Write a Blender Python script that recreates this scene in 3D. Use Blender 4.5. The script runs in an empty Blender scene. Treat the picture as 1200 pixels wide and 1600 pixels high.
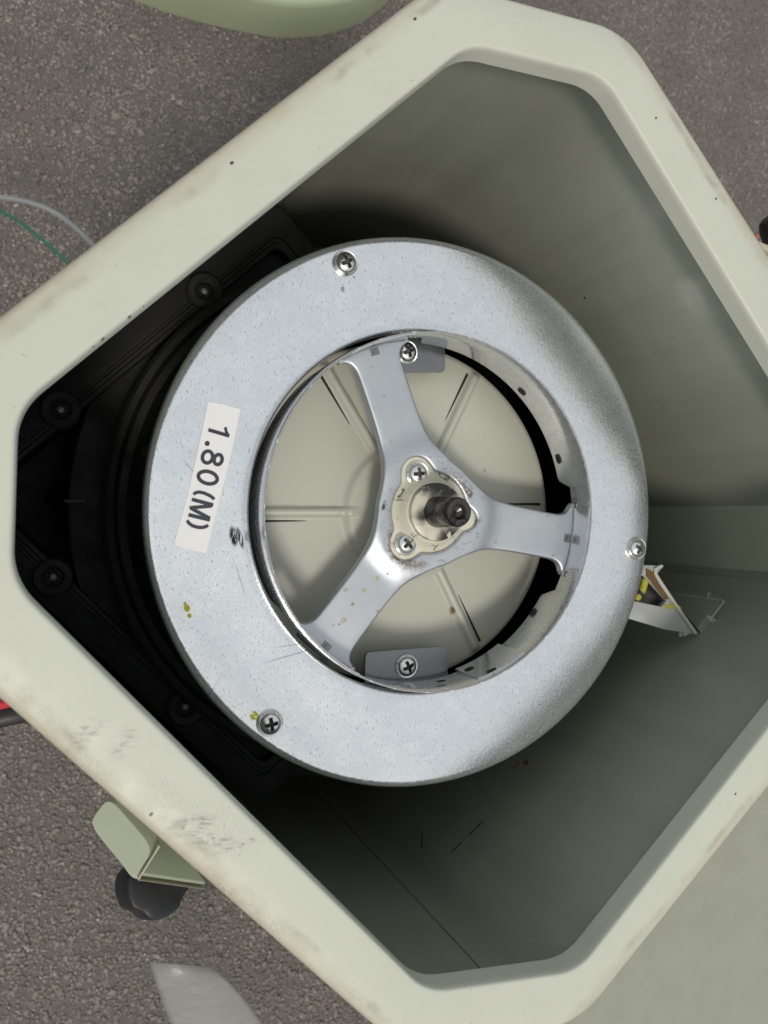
import bpy, math, random
import numpy as np
from mathutils import Matrix, Vector
random.seed(4); rng = np.random.default_rng(4)
S = 0.15                      # one modelling unit (radius of the galvanised ring) in metres
sc = bpy.context.scene
C = sc.collection
PI = math.pi

# ------------------------------------------------------------------ camera, sky, sun, exposure
TH = math.radians(21.6)
CAM = np.array([-1.259, 0.0, 2.743])
cam_d = bpy.data.cameras.new("camera"); cam = bpy.data.objects.new("camera", cam_d); C.objects.link(cam)
cam_d.sensor_fit = 'VERTICAL'; cam_d.sensor_height = 24; cam_d.lens = 24*1294/1600
cam.location = Vector(CAM*S)
fwd = Vector((math.sin(TH), 0, -math.cos(TH))); upv = Vector((0, 1, 0)); rgt = fwd.cross(upv)
cam.matrix_world = Matrix.Translation(cam.location) @ Matrix((rgt, upv, -fwd)).transposed().to_4x4()
cam_d.clip_start = 0.02; cam_d.clip_end = 300
cam_d.dof.use_dof = True; cam_d.dof.focus_distance = 2.95*S; cam_d.dof.aperture_fstop = 9
sc.camera = cam

SUN_EL, SUN_AZ = math.radians(60), math.radians(-110)     # azimuth of the sun measured from +X
world = bpy.data.worlds.new("World"); sc.world = world; world.use_nodes = True
wn = world.node_tree; bg = wn.nodes['Background']
sky = wn.nodes.new('ShaderNodeTexSky'); sky.sky_type = 'NISHITA'; sky.sun_disc = False
sky.sun_elevation = SUN_EL; sky.sun_rotation = PI/2 - SUN_AZ
sky.air_density = 1.2; sky.dust_density = 5.0; sky.ozone_density = 1.0
mixw = wn.nodes.new('ShaderNodeMix'); mixw.data_type = 'RGBA'; mixw.inputs[0].default_value = 0.8
mixw.inputs[7].default_value = (7.2, 7.5, 7.45, 1)          # thin even cloud over the blue
wn.links.new(sky.outputs[0], mixw.inputs[6]); wn.links.new(mixw.outputs[2], bg.inputs[0])
bg.inputs[1].default_value = 0.118
sun_d = bpy.data.lights.new("sun", 'SUN'); sun_d.energy = 1.9; sun_d.angle = math.radians(10); sun_d.color = (1, .955, .88)
sun = bpy.data.objects.new("sun", sun_d); C.objects.link(sun)
sd = Vector((math.cos(SUN_EL)*math.cos(SUN_AZ), math.cos(SUN_EL)*math.sin(SUN_AZ), math.sin(SUN_EL)))
sun.rotation_euler = sd.to_track_quat('Z', 'Y').to_euler(); sun.location = sd*3
sc.view_settings.view_transform = 'Standard'; sc.view_settings.look = 'None'
sc.view_settings.exposure = -0.04; sc.view_settings.gamma = 1
sc.cycles.max_bounces = 8; sc.cycles.diffuse_bounces = 5

# ------------------------------------------------------------------ measuring helper: a point of the place seen at (u, v)
_f = np.array(fwd); _r = np.array(rgt); _u = np.array(upv)
def at(u, v, z):
    d = _f + (u-600)/1294*_r - (v-800)/1294*_u
    t = (z-CAM[2])/d[2]; p = CAM + t*d
    return (float(p[0]), float(p[1]), float(z))
def at_plane(u, v, n, dist):
    d = _f + (u-600)/1294*_r - (v-800)/1294*_u
    n = np.array(n); t = (dist - CAM@n)/(d@n); p = CAM+t*d
    return tuple(float(x) for x in p)

# ------------------------------------------------------------------ material helpers
class NT:
    def __init__(s, name):
        s.m = bpy.data.materials.new(name); s.m.use_nodes = True; s.t = s.m.node_tree
        s.b = s.t.nodes['Principled BSDF']
        g = s.t.nodes.new('ShaderNodeNewGeometry')
        sc_ = s.t.nodes.new('ShaderNodeVectorMath'); sc_.operation = 'SCALE'; sc_.inputs[3].default_value = 1/S
        s.t.links.new(g.outputs['Position'], sc_.inputs[0]); s.P = sc_.outputs[0]
    def n(s, k): return s.t.nodes.new(k)
    def l(s, a, b):
        if isinstance(a, (int, float)): b.default_value = a
        elif isinstance(a, tuple): b.default_value = a if len(a) == len(b.default_value) else (*a, 1)[:len(b.default_value)]
        else: s.t.links.new(a, b)
    def math(s, op, a, b=0.0, c=0.0, clamp=False):
        x = s.n('ShaderNodeMath'); x.operation = op; x.use_clamp = clamp
        s.l(a, x.inputs[0]); s.l(b, x.inputs[1]); s.l(c, x.inputs[2]); return x.outputs[0]
    def mapping(s, scale=(1,1,1), rot=(0,0,0), loc=(0,0,0), src=None):
        x = s.n('ShaderNodeMapping'); s.l(src or s.P, x.inputs[0])
        x.inputs['Scale'].default_value = scale; x.inputs['Rotation'].default_value = rot; x.inputs['Location'].default_value = loc
        return x.outputs[0]
    def noise(s, scale, detail=3, rough=.5, vec=None, dist=0.0):
        x = s.n('ShaderNodeTexNoise'); s.l(vec or s.P, x.inputs[0])
        x.inputs['Scale'].default_value = scale; x.inputs['Detail'].default_value = detail
        x.inputs['Roughness'].default_value = rough; x.inputs['Distortion'].default_value = dist
        return x.outputs[0]
    def vor(s, scale, vec=None, feature='F1', out=0):
        x = s.n('ShaderNodeTexVoronoi'); x.feature = feature; s.l(vec or s.P, x.inputs[0]); x.inputs['Scale'].default_value = scale
        return x.outputs[out]
    def ramp(s, v, a, b, lo=0.0, hi=1.0):
        x = s.n('ShaderNodeMapRange'); s.l(v, x.inputs[0]); x.inputs[1].default_value = a; x.inputs[2].default_value = b
        x.inputs[3].default_value = lo; x.inputs[4].default_value = hi; x.clamp = True; x.interpolation_type = 'SMOOTHSTEP'
        return x.outputs[0]
    def mix(s, f, a, b):
        x = s.n('ShaderNodeMix'); x.data_type = 'RGBA'; s.l(f, x.inputs[0]); s.l(a, x.inputs[6]); s.l(b, x.inputs[7]); return x.outputs[2]
    def bump(s, h, strength=.3, dist=.01, prev=None):
        x = s.n('ShaderNodeBump'); s.l(h, x.inputs['Height']); x.inputs['Strength'].default_value = strength
        x.inputs['Distance'].default_value = dist*S
        if prev: s.l(prev, x.inputs['Normal'])
        return x.outputs[0]
    def spot(s, c, rx, ry, ang=0.0, soft=1.0):
        """1 inside an ellipse round c fading to 0 outside (ang = direction of rx, degrees)"""
        sub = s.n('ShaderNodeVectorMath'); sub.operation = 'SUBTRACT'; s.l(s.P, sub.inputs[0]); sub.inputs[1].default_value = c
        rz = s.n('ShaderNodeVectorRotate'); rz.rotation_type = 'Z_AXIS'; s.l(sub.outputs[0], rz.inputs[0]); rz.inputs['Angle'].default_value = -math.radians(ang)
        ml = s.n('ShaderNodeVectorMath'); ml.operation = 'MULTIPLY'; s.l(rz.outputs[0], ml.inputs[0]); ml.inputs[1].default_value = (1/rx, 1/ry, .3/max(rx, ry))
        ln = s.n('ShaderNodeVectorMath'); ln.operation = 'LENGTH'; s.l(ml.outputs[0], ln.inputs[0])
        return s.ramp(ln.outputs['Value'], 1.0, max(0.0, 1-soft), 0, 1)
    def out(s, color=None, rough=None, metal=None, normal=None, spec=None):
        if color is not None: s.l(color, s.b.inputs['Base Color'])
        if rough is not None: s.l(rough, s.b.inputs['Roughness'])
        if metal is not None: s.l(metal, s.b.inputs['Metallic'])
        if normal is not None: s.l(normal, s.b.inputs['Normal'])
        if spec is not None: s.l(spec, s.b.inputs['Specular IOR Level'])
        return s.m
def plain(name, col, rough=.5, metal=0.0, nz=.06, scale=9, bump=.1):
    t = NT(name); n = t.noise(scale, 5, .6)
    a = tuple(c*(1-nz) for c in col); b = tuple(min(1, c*(1+nz)) for c in col)
    return t.out(t.mix(n, a, b), t.ramp(n, .3, .7, rough*.85, rough*1.12), metal, t.bump(t.noise(scale*6, 3), bump, .006))

CREAM = (.50, .50, .40)
def rim_paint():
    t = NT('cream_rim_paint')
    n = t.noise(1.3, 4); col = t.mix(n, (.40, .408, .343), (.45, .457, .385))
    # brown dirt ground into the outer round-over: follows the distance of the surface from the rim's top plane edge
    sep = t.n('ShaderNodeSeparateXYZ'); t.l(t.P, sep.inputs[0]); x, y, z = sep.outputs[0], sep.outputs[1], sep.outputs[2]
    def lin(ang, d):   # signed distance to an outer edge line
        a = math.radians(ang)
        return t.math('SUBTRACT', t.math('ADD', t.math('MULTIPLY', x, math.cos(a)), t.math('MULTIPLY', y, math.sin(a))), d)
    e = None
    for ang, d in ((133, 1.292), (43, 1.350), (-50.6, 1.375), (223.8, 1.315)):
        q = lin(ang, d); e = q if e is None else t.math('MAXIMUM', e, q)
    wob = t.noise(2.3, 5, .65); wob2 = t.noise(14, 4, .7)
    q = t.math('ADD', e, t.math('MULTIPLY', t.math('SUBTRACT', wob, .5), .07))
    dirt = t.math('MULTIPLY', t.ramp(q, -.075, -.01), t.ramp(wob2, .2, .75, .35, .9))
    col = t.mix(t.math('MULTIPLY', dirt, .72), col, (.31, .24, .15))
    q2 = t.ramp(t.math('ABSOLUTE', t.math('ADD', q, .055)), .022, .0)
    col = t.mix(t.math('MULTIPLY', t.math('MULTIPLY', q2, t.ramp(t.noise(5, 4, .6), .45, .75)), .55), col, (.16, .12, .08))
    # black hand smudges, streaky
    st = t.noise(24, 5, .7, t.mapping((1, 3.4, 1), (0, 0, math.radians(52))), 1.2)
    st2 = t.noise(60, 4, .75, t.mapping((3.2, 1, 1), (0, 0, math.radians(35))))
    for (u, v), rx, ry, ang, k in (((128, 1152), .085, .035, 42, .8), ((193, 1160), .075, .04, 60, .55), ((300, 1287), .09, .032, 0, 1.0), ((325, 1312), .15, .026, -18, .9),
                                   ((372, 1320), .07, .014, 14, 1.0), ((330, 1295), .19, .12, -20, .28), ((255, 1235), .12, .05, -45, .22), ((60, 1105), .2, .04, -42, .2),
                                   ((345, 1385), .15, .028, -43, .35), ((420, 1440), .17, .02, -43, .5), ((140, 1195), .12, .03, -43, .3), ((560, 1560), .2, .02, -43, .25)):
        m = t.spot(at(u, v, .6), rx, ry, ang, .9)
        m = t.math('MULTIPLY', m, t.ramp(st if k > .5 else st2, .44, .66))
        col = t.mix(t.math('MULTIPLY', m, k*.8), col, (.06, .045, .035))
    for (u, v), r in (((147, 542), .006), ((162, 530), .008), ((203, 495), .006), ((225, 478), .004), ((236, 1272), .007), ((648, 30), .007), ((362, 255), .007), ((1118, 311), .006), ((290, 560), .005), ((1024, 185), .006), ((1148, 1240), .006)):
        col = t.mix(t.spot(at(u, v, .6), r*1.1, r*.7, 40, .4), col, (.03, .025, .02))
    pits = t.ramp(t.noise(90, 2, .5), .735, .78)
    col = t.mix(t.math('MULTIPLY', pits, .6), col, (.12, .10, .08))
    for rz in (.8, -.75, .1):
        scr = t.ramp(t.noise(30, 3, .6, t.mapping((.10, 3.5, 1), (0, 0, rz))), .70, .76); col = t.mix(t.math('MULTIPLY', scr, .22), col, (.27, .26, .21))
    film = t.ramp(t.noise(3.1, 6, .7), .45, .75, 0, .25); col = t.mix(film, col, (.36, .355, .29))
    nb = t.bump(t.noise(5, 2), .05, .02, t.bump(t.noise(120, 2), .10, .002))
    return t.out(col, t.ramp(wob2, .3, .7, .44, .58), 0.0, nb)
def wall_paint(name='grey_green_wall_paint', base=(.225, .235, .187)):
    t = NT(name); n = t.noise(1.6, 4)
    col = t.mix(n, tuple(c*.95 for c in base), tuple(c*1.05 for c in base))
    vs = t.noise(5, 5, .65, t.mapping((1.6, 1.6, .16))); col = t.mix(t.ramp(vs, .35, .7, 0, .28), col, tuple(c*.72 for c in base))
    du = t.noise(2.4, 5, .7); col = t.mix(t.ramp(du, .5, .75, 0, .22), col, (base[0]*1.35, base[1]*1.3, base[2]*1.25))
    str_ = t.noise(30, 4, .7, t.mapping((8, 1, 1), (0, 0, .9)))
    col = t.mix(t.math('MULTIPLY', t.ramp(str_, .66, .74), .12), col, (.12, .12, .1))
    pits = t.ramp(t.noise(55, 2, .5), .76, .80); col = t.mix(t.math('MULTIPLY', pits, .5), col, (.08, .075, .06))
    nb = t.bump(t.noise(2.2, 2), .10, .05, t.bump(t.noise(130, 2), .08, .002))
    return t.out(col, t.ramp(t.noise(6, 4), .3, .7, .36, .5), 0.0, nb, .45)
def galvanised(name='galvanised_sheet', k=.94, marks=True):
    t = NT(name)
    n1 = t.noise(3.2, 5, .6); n2 = t.noise(17, 5, .65); n3 = t.noise(75, 3, .6)
    col = t.mix(n1, (.69*k, .715*k, .745*k), (.82*k, .835*k, .855*k))
    sg = t.vor(11, t.mapping((1, 1, 1), (0, 0, .4)), 'F1', 1); sgs = t.n('ShaderNodeSeparateColor'); t.l(sg, sgs.inputs[0])
    col = t.mix(t.math('MULTIPLY', sgs.outputs[0], .16), col, (.62*k, .67*k, .72*k))
    sc1 = t.ramp(t.noise(38, 3, .6, t.mapping((.12, 3.2, 1), (0, 0, .95))), .66, .74); col = t.mix(t.math('MULTIPLY', sc1, .22), col, (.42, .45, .5))
    col = t.mix(t.ramp(n2, .42, .66, 0, .35), col, (.90*k, .915*k, .92*k))
    sp = t.ramp(t.noise(150, 2, .5, t.mapping((1, .45, 1), (0, 0, .35))), .60, .68)     # short dark ticks in the zinc
    col = t.mix(t.math('MULTIPLY', sp, t.ramp(n2, .3, .6, .15, .7)), col, (.33, .36, .40))
    sp2 = t.ramp(t.noise(95, 2, .5, t.mapping((1, .25, 1), (0, 0, -.5))), .70, .74)
    col = t.mix(t.math('MULTIPLY', sp2, .45), col, (.25, .28, .31))
    lt = t.ramp(t.noise(120, 3, .6), .66, .72); col = t.mix(t.math('MULTIPLY', lt, .45), col, (.9, .92, .95))
    if marks:
        blk = t.noise(70, 3, .7, t.mapping((2.6, .35, 1), (0, 0, math.radians(12))), .3)
        for (u, v), rx, ry, ang, kk in (((365, 838), .042, .017, 100, 1.0), ((375, 840), .045, .012, 105, 1.0), ((387, 838), .025, .012, 90, .5)):
            m = t.math('MULTIPLY', t.spot(at(u, v, 0), rx, ry, ang, .5), t.ramp(blk, .38, .5)); col = t.mix(t.math('MULTIPLY', m, kk), col, (.03, .025, .022))
        gb = t.noise(60, 3, .6)
        for (u, v), rx, ry in (((397, 1118), .017, .019), ((292, 950), .012, .016), ((296, 962), .008, .010), ((289, 943), .006, .007), ((536, 452), .01, .012), ((553, 433), .005, .005)):
            m = t.math('MULTIPLY', t.spot(at(u, v, 0), rx, ry, 20, .35), t.ramp(gb, .36, .46)); col = t.mix(m, col, (.33, .32, .02) if u < 530 else (.3, .33, .33))
        for (u, v), rx, ry, ang in (((450, 1025), .12, .004, 12), ((375, 905), .10, .0025, -72), ((455, 1008), .07, .003, 5), ((835, 1150), .1, .0025, 50), ((330, 1082), .1, .002, 60), ((300, 735), .07, .003, 130), ((930, 1000), .08, .002, 30)):
            m = t.spot(at(u, v, 0), rx, ry, ang, .6); col = t.mix(t.math('MULTIPLY', m, .6), col, (.3, .32, .34))
    rg = t.math('ADD', t.ramp(n1, .3, .7, .15, .21), t.math('MULTIPLY', t.ramp(t.noise(150, 3, .7), .5, .7), .16))
    nb = t.bump(n3, .12, .003, t.bump(t.noise(1.7, 2), .12, .05))
    return t.out(col, rg, .88, nb)
def spider_mat():
    t = NT('pressed_zinc_steel')
    n1 = t.noise(4, 5, .6); col = t.mix(n1, (.40, .42, .445), (.48, .497, .52))
    ticks = t.math('MULTIPLY', t.ramp(t.noise(110, 2, .5, t.mapping((.4, 1, 1))), .58, .66), t.spot((.02, 0, 0), .27, .27, 0, .4))
    col = t.mix(t.math('MULTIPLY', ticks, .6), col, (.22, .24, .27))
    dn = t.noise(45, 4, .75)
    for (u, v), rx, ry, ang, c, kk, z in (((622, 865), .10, .055, -55, (.16, .10, .05), .95, .02), ((615, 838), .03, .06, 10, (.18, .12, .07), .8, .02), ((650, 882), .06, .03, 0, (.2, .14, .08), .75, .02),
            ((722, 758), .075, .018, -48, (.14, .09, .08), .95, .02), ((733, 770), .03, .02, -50, (.12, .06, .05), .9, .02), ((745, 815), .03, .02, 70, (.1, .08, .06), .8, .02), ((600, 790), .028, .014, 60, (.02, .02, .02), 1.0, .02),
            ((712, 745), .09, .04, -40, (.3, .28, .26), .6, .02)):
        m = t.math('MULTIPLY', t.spot(at(u, v, z), rx, ry, ang, .8), t.ramp(dn, .42, .56)); col = t.mix(t.math('MULTIPLY', m, kk), col, c)
    for (u, v), r, c in (((590, 903), .013, (.36, .36, .22)), ((569, 922), .014, (.36, .36, .22)), ((551, 944), .010, (.25, .25, .12)), ((540, 922), .012, (.33, .34, .2)), ((537, 969), .016, (.33, .33, .2)), ((530, 975), .007, (.35, .14, .12)),
            ((521, 977), .010, (.36, .36, .24)), ((590, 955), .008, (.3, .3, .2)), ((605, 896), .008, (.25, .12, .12)), ((600, 620), .008, (.3, .3, .3)), ((582, 575), .008, (.3, .31, .3)), ((611, 690), .008, (.3, .31, .27)), ((619, 721), .009, (.2, .18, .13)),
            ((742, 839), .010, (.4, .2, .14)), ((775, 847), .010, (.35, .33, .16)), ((765, 819), .004, (.1, .1, .1)), ((856, 806), .006, (.3, .3, .3)), ((687, 874), .006, (.35, .15, .12)), ((864, 868), .007, (.28, .24, .15)), ((872, 823), .004, (.2, .2, .2))):
        m = t.math('MULTIPLY', t.spot(at(u, v, 0), r, r*.8, 30, .5), t.ramp(t.noise(160, 2), .35, .5)); col = t.mix(m, col, c)
    nb = t.bump(t.noise(90, 3), .08, .002, t.bump(t.noise(3, 2), .15, .03))
    return t.out(col, t.ramp(n1, .3, .7, .36, .48), .8, nb)
def disc_mat():
    t = NT('beige_disc_paint')
    n = t.noise(2, 4); col = t.mix(n, (.375, .372, .31), (.415, .41, .345))
    dn = t.noise(40, 4, .7)
    for (u, v), rx, ry, ang, c, z in (((763, 734), .012, .015, 0, (.14, .12, .11), -.18), ((714, 957), .03, .014, -70, (.13, .07, .03), -.17), ((773, 769), .004, .004, 0, (.1, .1, .1), -.2), ((769, 951), .004, .004, 0, (.1, .1, .1), -.2), ((703, 690), .006, .006, 0, (.2, .1, .06), -.16)):
        m = t.math('MULTIPLY', t.spot(at(u, v, z), rx, ry, ang, .5), t.ramp(dn, .3, .45)); col = t.mix(m, col, c)
    return t.out(col, t.ramp(dn, .3, .7, .32, .45), 0, t.bump(t.noise(90, 2), .08, .002))
def grimy(name, base, dark, amount, scale=30, rough=.4, metal=0.0):
    t = NT(name); n = t.noise(scale, 5, .7, None, .8); n2 = t.noise(scale*.35, 3)
    m = t.math('MULTIPLY', t.ramp(n, .58-amount*.2, .66-amount*.2), t.ramp(n2, .38, .55, 0, 1))
    return t.out(t.mix(m, base, dark), t.ramp(n, .3, .7, rough*.8, rough*1.3), metal, t.bump(n, .2, .004))
M = dict(rim=rim_paint(), wall=wall_paint(), galv=galvanised(), spider=spider_mat(), disc=disc_mat(),
         collar=galvanised('collar_sheet', .92, False),
         cutedge=plain('cut_steel_edge', (.34, .33, .33), .5, .6, .2, 60, .3),
         screw=grimy('zinc_screw', (.66, .665, .65), (.30, .29, .22), .1, 26, .25, 1.0),
         screwmark=grimy('zinc_screw_with_yellow_mark', (.66, .665, .65), (.42, .41, .08), .02, 9, .25, .9),
         tab=plain('zinc_tab', (.20, .205, .21), .3, .85, .1, 12, .1),
         flange=grimy('cream_flange_paint', (.52, .50, .40), (.10, .07, .05), .05, 24, .35),
         boss=grimy('worn_boss', (.50, .47, .38), (.02, .017, .014), 1.05, 20, .35),
         shaft=grimy('greasy_shaft', (.055, .052, .05), (.012, .011, .01), .6, 22, .28, .55),
         black=plain('black_plastic', (.012, .012, .0125), .42, 0, .2, 8, .2),
         blackrib=plain('black_sheet', (.005, .0052, .0052), .7, 0, .2, 8, .15),
         knob=plain('black_knob', (.009, .009, .011), .38, 0, .1, 20, .1),
         slot=plain('shaded_slot', (.06, .055, .05), .5, .5), rubber=plain('dark_rubber', (.01, .01, .01), .6),
         slit=plain('black_slit', (.008, .008, .008), .7),
         label=plain('white_label', (.70, .69, .685), .35, 0, .012, 4, .05),
         ink=plain('dark_ink', (.022, .025, .038), .4, 0, .05),
         alu=plain('pale_aluminium', (.42, .43, .41), .35, .3, .06, 12, .1),
         brown=plain('brown_lacquer', (.12, .07, .025), .4, 0, .2, 20),
         yellow=plain('yellow_paint', (.36, .34, .03), .4, 0, .1, 20),
         putty=plain('pale_sealant', (.42, .43, .38), .45, 0, .12, 14, .4),
         greenpaint=plain('pale_green_paint', (.30, .325, .24), .42, 0, .05, 5, .1),
         cover=plain('pale_green_cover', (.30, .33, .215), .45, 0, .05, 2, .1),
         greywire=plain('grey_wire', (.20, .21, .21), .45), greenwire=plain('green_wire', (.01, .12, .06), .45),
         red=plain('red_cable', (.42, .012, .02), .4), blackcable=plain('black_cable', (.012, .012, .013), .5),
         rust=plain('rust', (.16, .06, .025), .8, 0, .3, 30, .5), orange=plain('orange_rust', (.35, .10, .03), .6))

# ------------------------------------------------------------------ object helpers
ORG = {}
def tag(o, label=None, cat=None, group=None, kind=None):
    if label: o['label'] = label
    if cat: o['category'] = cat
    if group: o['group'] = group
    if kind: o['kind'] = kind
    return o
def thing(name, label, cat, loc=(0, 0, 0), group=None):
    o = bpy.data.objects.new(name, None); C.objects.link(o); o.empty_display_size = .02
    o.location = loc; ORG[o.name] = np.array(loc, float); return tag(o, label, cat, group)
def add(name, verts, faces, mat, parent=None, origin=None, smooth=True, sharp=35):
    V = np.array(verts, float)
    if origin is None: origin = (V.min(0)+V.max(0))/2
    origin = np.array(origin, float)
    me = bpy.data.meshes.new(name); me.from_pydata([tuple(v) for v in (V-origin)], [], [tuple(f) for f in faces]); me.update()
    return link(name, me, mat, parent, origin, smooth, sharp)
def link(name, me, mat, parent=None, origin=(0, 0, 0), smooth=True, sharp=35):
    if len(me.materials) == 0: me.materials.append(mat)
    me.polygons.foreach_set('use_smooth', [smooth]*len(me.polygons))
    if smooth and sharp: me.set_sharp_from_angle(angle=math.radians(sharp))
    o = bpy.data.objects.new(name, me); C.objects.link(o); origin = np.array(origin, float)
    ORG[o.name] = origin
    if parent is not None: o.parent = parent; o.location = origin - ORG[parent.name]
    else: o.location = origin
    return o
def loft(rings, closed=True, cap0=False, cap1=False):
    n = len(rings[0]); V = [p for r in rings for p in r]; F = []
    for i in range(len(rings)-1):
        for j in range(n if closed else n-1):
            k = (j+1) % n; F.append((i*n+j, i*n+k, (i+1)*n+k, (i+1)*n+j))
    if cap0: F.append(tuple(range(n))[::-1])
    if cap1: F.append(tuple((len(rings)-1)*n+j for j in range(n)))
    return V, F
def lathe(prof, n=96, c=(0, 0), cap0=False, cap1=False, wob=0.0):
    ring = lambda r, z: [(c[0]+r*math.cos(2*PI*j/n), c[1]+r*math.sin(2*PI*j/n), z) for j in range(n)]
    return loft([ring(r, z) for r, z in prof], True, cap0, cap1)
def tube(pts, r, n=10, sub=8):
    P = [np.array(p, float) for p in pts]; Q = []
    for i in range(len(P)-1):
        p0, p1, p2, p3 = P[max(i-1, 0)], P[i], P[i+1], P[min(i+2, len(P)-1)]
        for k in range(sub):
            t = k/sub; Q.append(.5*((2*p1)+(-p0+p2)*t+(2*p0-5*p1+4*p2-p3)*t*t+(-p0+3*p1-3*p2+p3)*t**3))
    Q.append(P[-1]); rings = []; ref = np.array((0, 0, 1.0))
    for i, q in enumerate(Q):
        d = Q[min(i+1, len(Q)-1)]-Q[max(i-1, 0)]; d /= np.linalg.norm(d)
        a = np.cross(d, ref); a /= np.linalg.norm(a); b = np.cross(a, d)
        rings.append([tuple(q+r*(math.cos(2*PI*k/n)*a+math.sin(2*PI*k/n)*b)) for k in range(n)])
    return loft(rings, True, True, True)
def box(x0, x1, y0, y1, z0, z1):
    V = [(x, y, z) for z in (z0, z1) for x, y in ((x0, y0), (x1, y0), (x1, y1), (x0, y1))]
    return V, [(3, 2, 1, 0), (4, 5, 6, 7), (0, 1, 5, 4), (1, 2, 6, 5), (2, 3, 7, 6), (3, 0, 4, 7)]
def merge(*parts):
    V, F = [], []
    for v, f in parts:
        o = len(V); V += list(v); F += [tuple(i+o for i in q) for q in f]
    return V, F
def plate_mesh(name, outlines, z0, z1, bevel=0.0, res=2, grid=0.0):
    """flat outline with holes, from z0 to z1, edges rounded by bevel; grid > 0 adds inner points so that the plate can be bent"""
    from mathutils.geometry import delaunay_2d_cdt
    loops = []
    for k, ol in enumerate(outlines):
        P = np.array([p[:2] for p in ol], float)
        keep = np.linalg.norm(P-np.roll(P, 1, 0), axis=1) > 1e-6; P = P[keep]
        ar = np.sum(P[:, 0]*np.roll(P[:, 1], -1)-P[:, 1]*np.roll(P[:, 0], -1))
        if (ar > 0) != (k == 0): P = P[::-1]
        d = np.roll(P, -1, 0)-np.roll(P, 1, 0); d /= np.linalg.norm(d, axis=1)[:, None]
        loops.append((P, np.stack([-d[:, 1], d[:, 0]], 1)))      # inward normal (into the material)
    V, F = [], []
    inner = [P+N*bevel for P, N in loops]
    pts = np.concatenate(inner); edges = []; o = 0
    for P in inner: edges += [(o+i, o+(i+1) % len(P)) for i in range(len(P))]; o += len(P)
    def inside(x, y):
        c = False
        for P in inner:
            xi, yi = P[:, 0], P[:, 1]; xj, yj = np.roll(xi, 1), np.roll(yi, 1)
            with np.errstate(divide='ignore', invalid='ignore'):
                h = ((yi > y) != (yj > y)) & (x < (xj-xi)*(y-yi)/(yj-yi)+xi)
            if h.sum() % 2: c = not c
        return c
    extra = []
    if grid:
        for gx in np.arange(pts[:, 0].min(), pts[:, 0].max(), grid):
            for gy in np.arange(pts[:, 1].min(), pts[:, 1].max(), grid):
                if inside(gx, gy) and np.min(np.sum((pts-(gx, gy))**2, 1)) > (grid*.5)**2: extra.append((gx, gy))
    allp = [Vector(p) for p in pts]+[Vector(p) for p in extra]
    v2, e2, f2, ov, oe, of = delaunay_2d_cdt(allp, edges, [], 0, 1e-7)
    tris = []
    for f in f2:
        c = sum((v2[i] for i in f), Vector((0, 0)))/len(f)
        if inside(c.x, c.y): tris.append(f)
    nv = len(v2); h = z1-z0
    V = [(p.x, p.y, z1) for p in v2]+[(p.x, p.y, z0) for p in v2]
    F = [tuple(f) for f in tris]+[tuple(i+nv for i in f)[::-1] for f in tris]
    for P, N in loops:
        rings = []
        if bevel:
            for k in range(res+2):
                t = k/(res+1)*PI/2; rings.append((P+N*(bevel*(1-math.sin(t))), z1-bevel*(1-math.cos(t))))
        else: rings.append((P, z1))
        rings.append((P, z0))
        if bevel: rings.append((P+N*bevel, z0))
        o = len(V); n = len(P)
        for R, z in rings: V += [(x, y, z) for x, y in R]
        for i in range(len(rings)-1):
            for j in range(n): a, b = o+i*n+j, o+i*n+(j+1) % n; F.append((a, a+n, b+n, b))
    me = bpy.data.meshes.new(name); me.from_pydata(V, [], F); me.update()
    import bmesh
    bm = bmesh.new(); bm.from_mesh(me); bmesh.ops.remove_doubles(bm, verts=bm.verts, dist=1e-5)
    bmesh.ops.recalc_face_normals(bm, faces=bm.faces); bm.to_mesh(me); bm.free()
    return me
def smooth_loop(pts, it=3):
    P = [np.array(p, float) for p in pts]
    for _ in range(it):
        Q = []
        for i in range(len(P)):
            a, b = P[i], P[(i+1) % len(P)]; Q += [.75*a+.25*b, .25*a+.75*b]
        P = Q
    return P
def fillet(poly, cuts, n=8):
    out = []; m = len(poly)
    for i, p in enumerate(poly):
        p = np.array(p, float); a = np.array(poly[i-1], float); b = np.array(poly[(i+1) % m], float)
        c = cuts[i] if hasattr(cuts, '__len__') else cuts
        pa = p+(a-p)/np.linalg.norm(a-p)*c; pb = p+(b-p)/np.linalg.norm(b-p)*c
        for k in range(n+1):
            t = k/n; out.append((1-t)**2*pa+2*t*(1-t)*p+t*t*pb)
    return out
def lines_poly(L):
    """corners where neighbouring lines (normal angle, distance) meet"""
    out = []
    for i in range(len(L)):
        a1, d1 = L[i-1]; a2, d2 = L[i]; a1, a2 = math.radians(a1), math.radians(a2)
        A = np.array([[math.cos(a1), math.sin(a1)], [math.cos(a2), math.sin(a2)]]); out.append(np.linalg.solve(A, np.array([d1, d2])))
    return out

GZ = -3.15     # ground level
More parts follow.
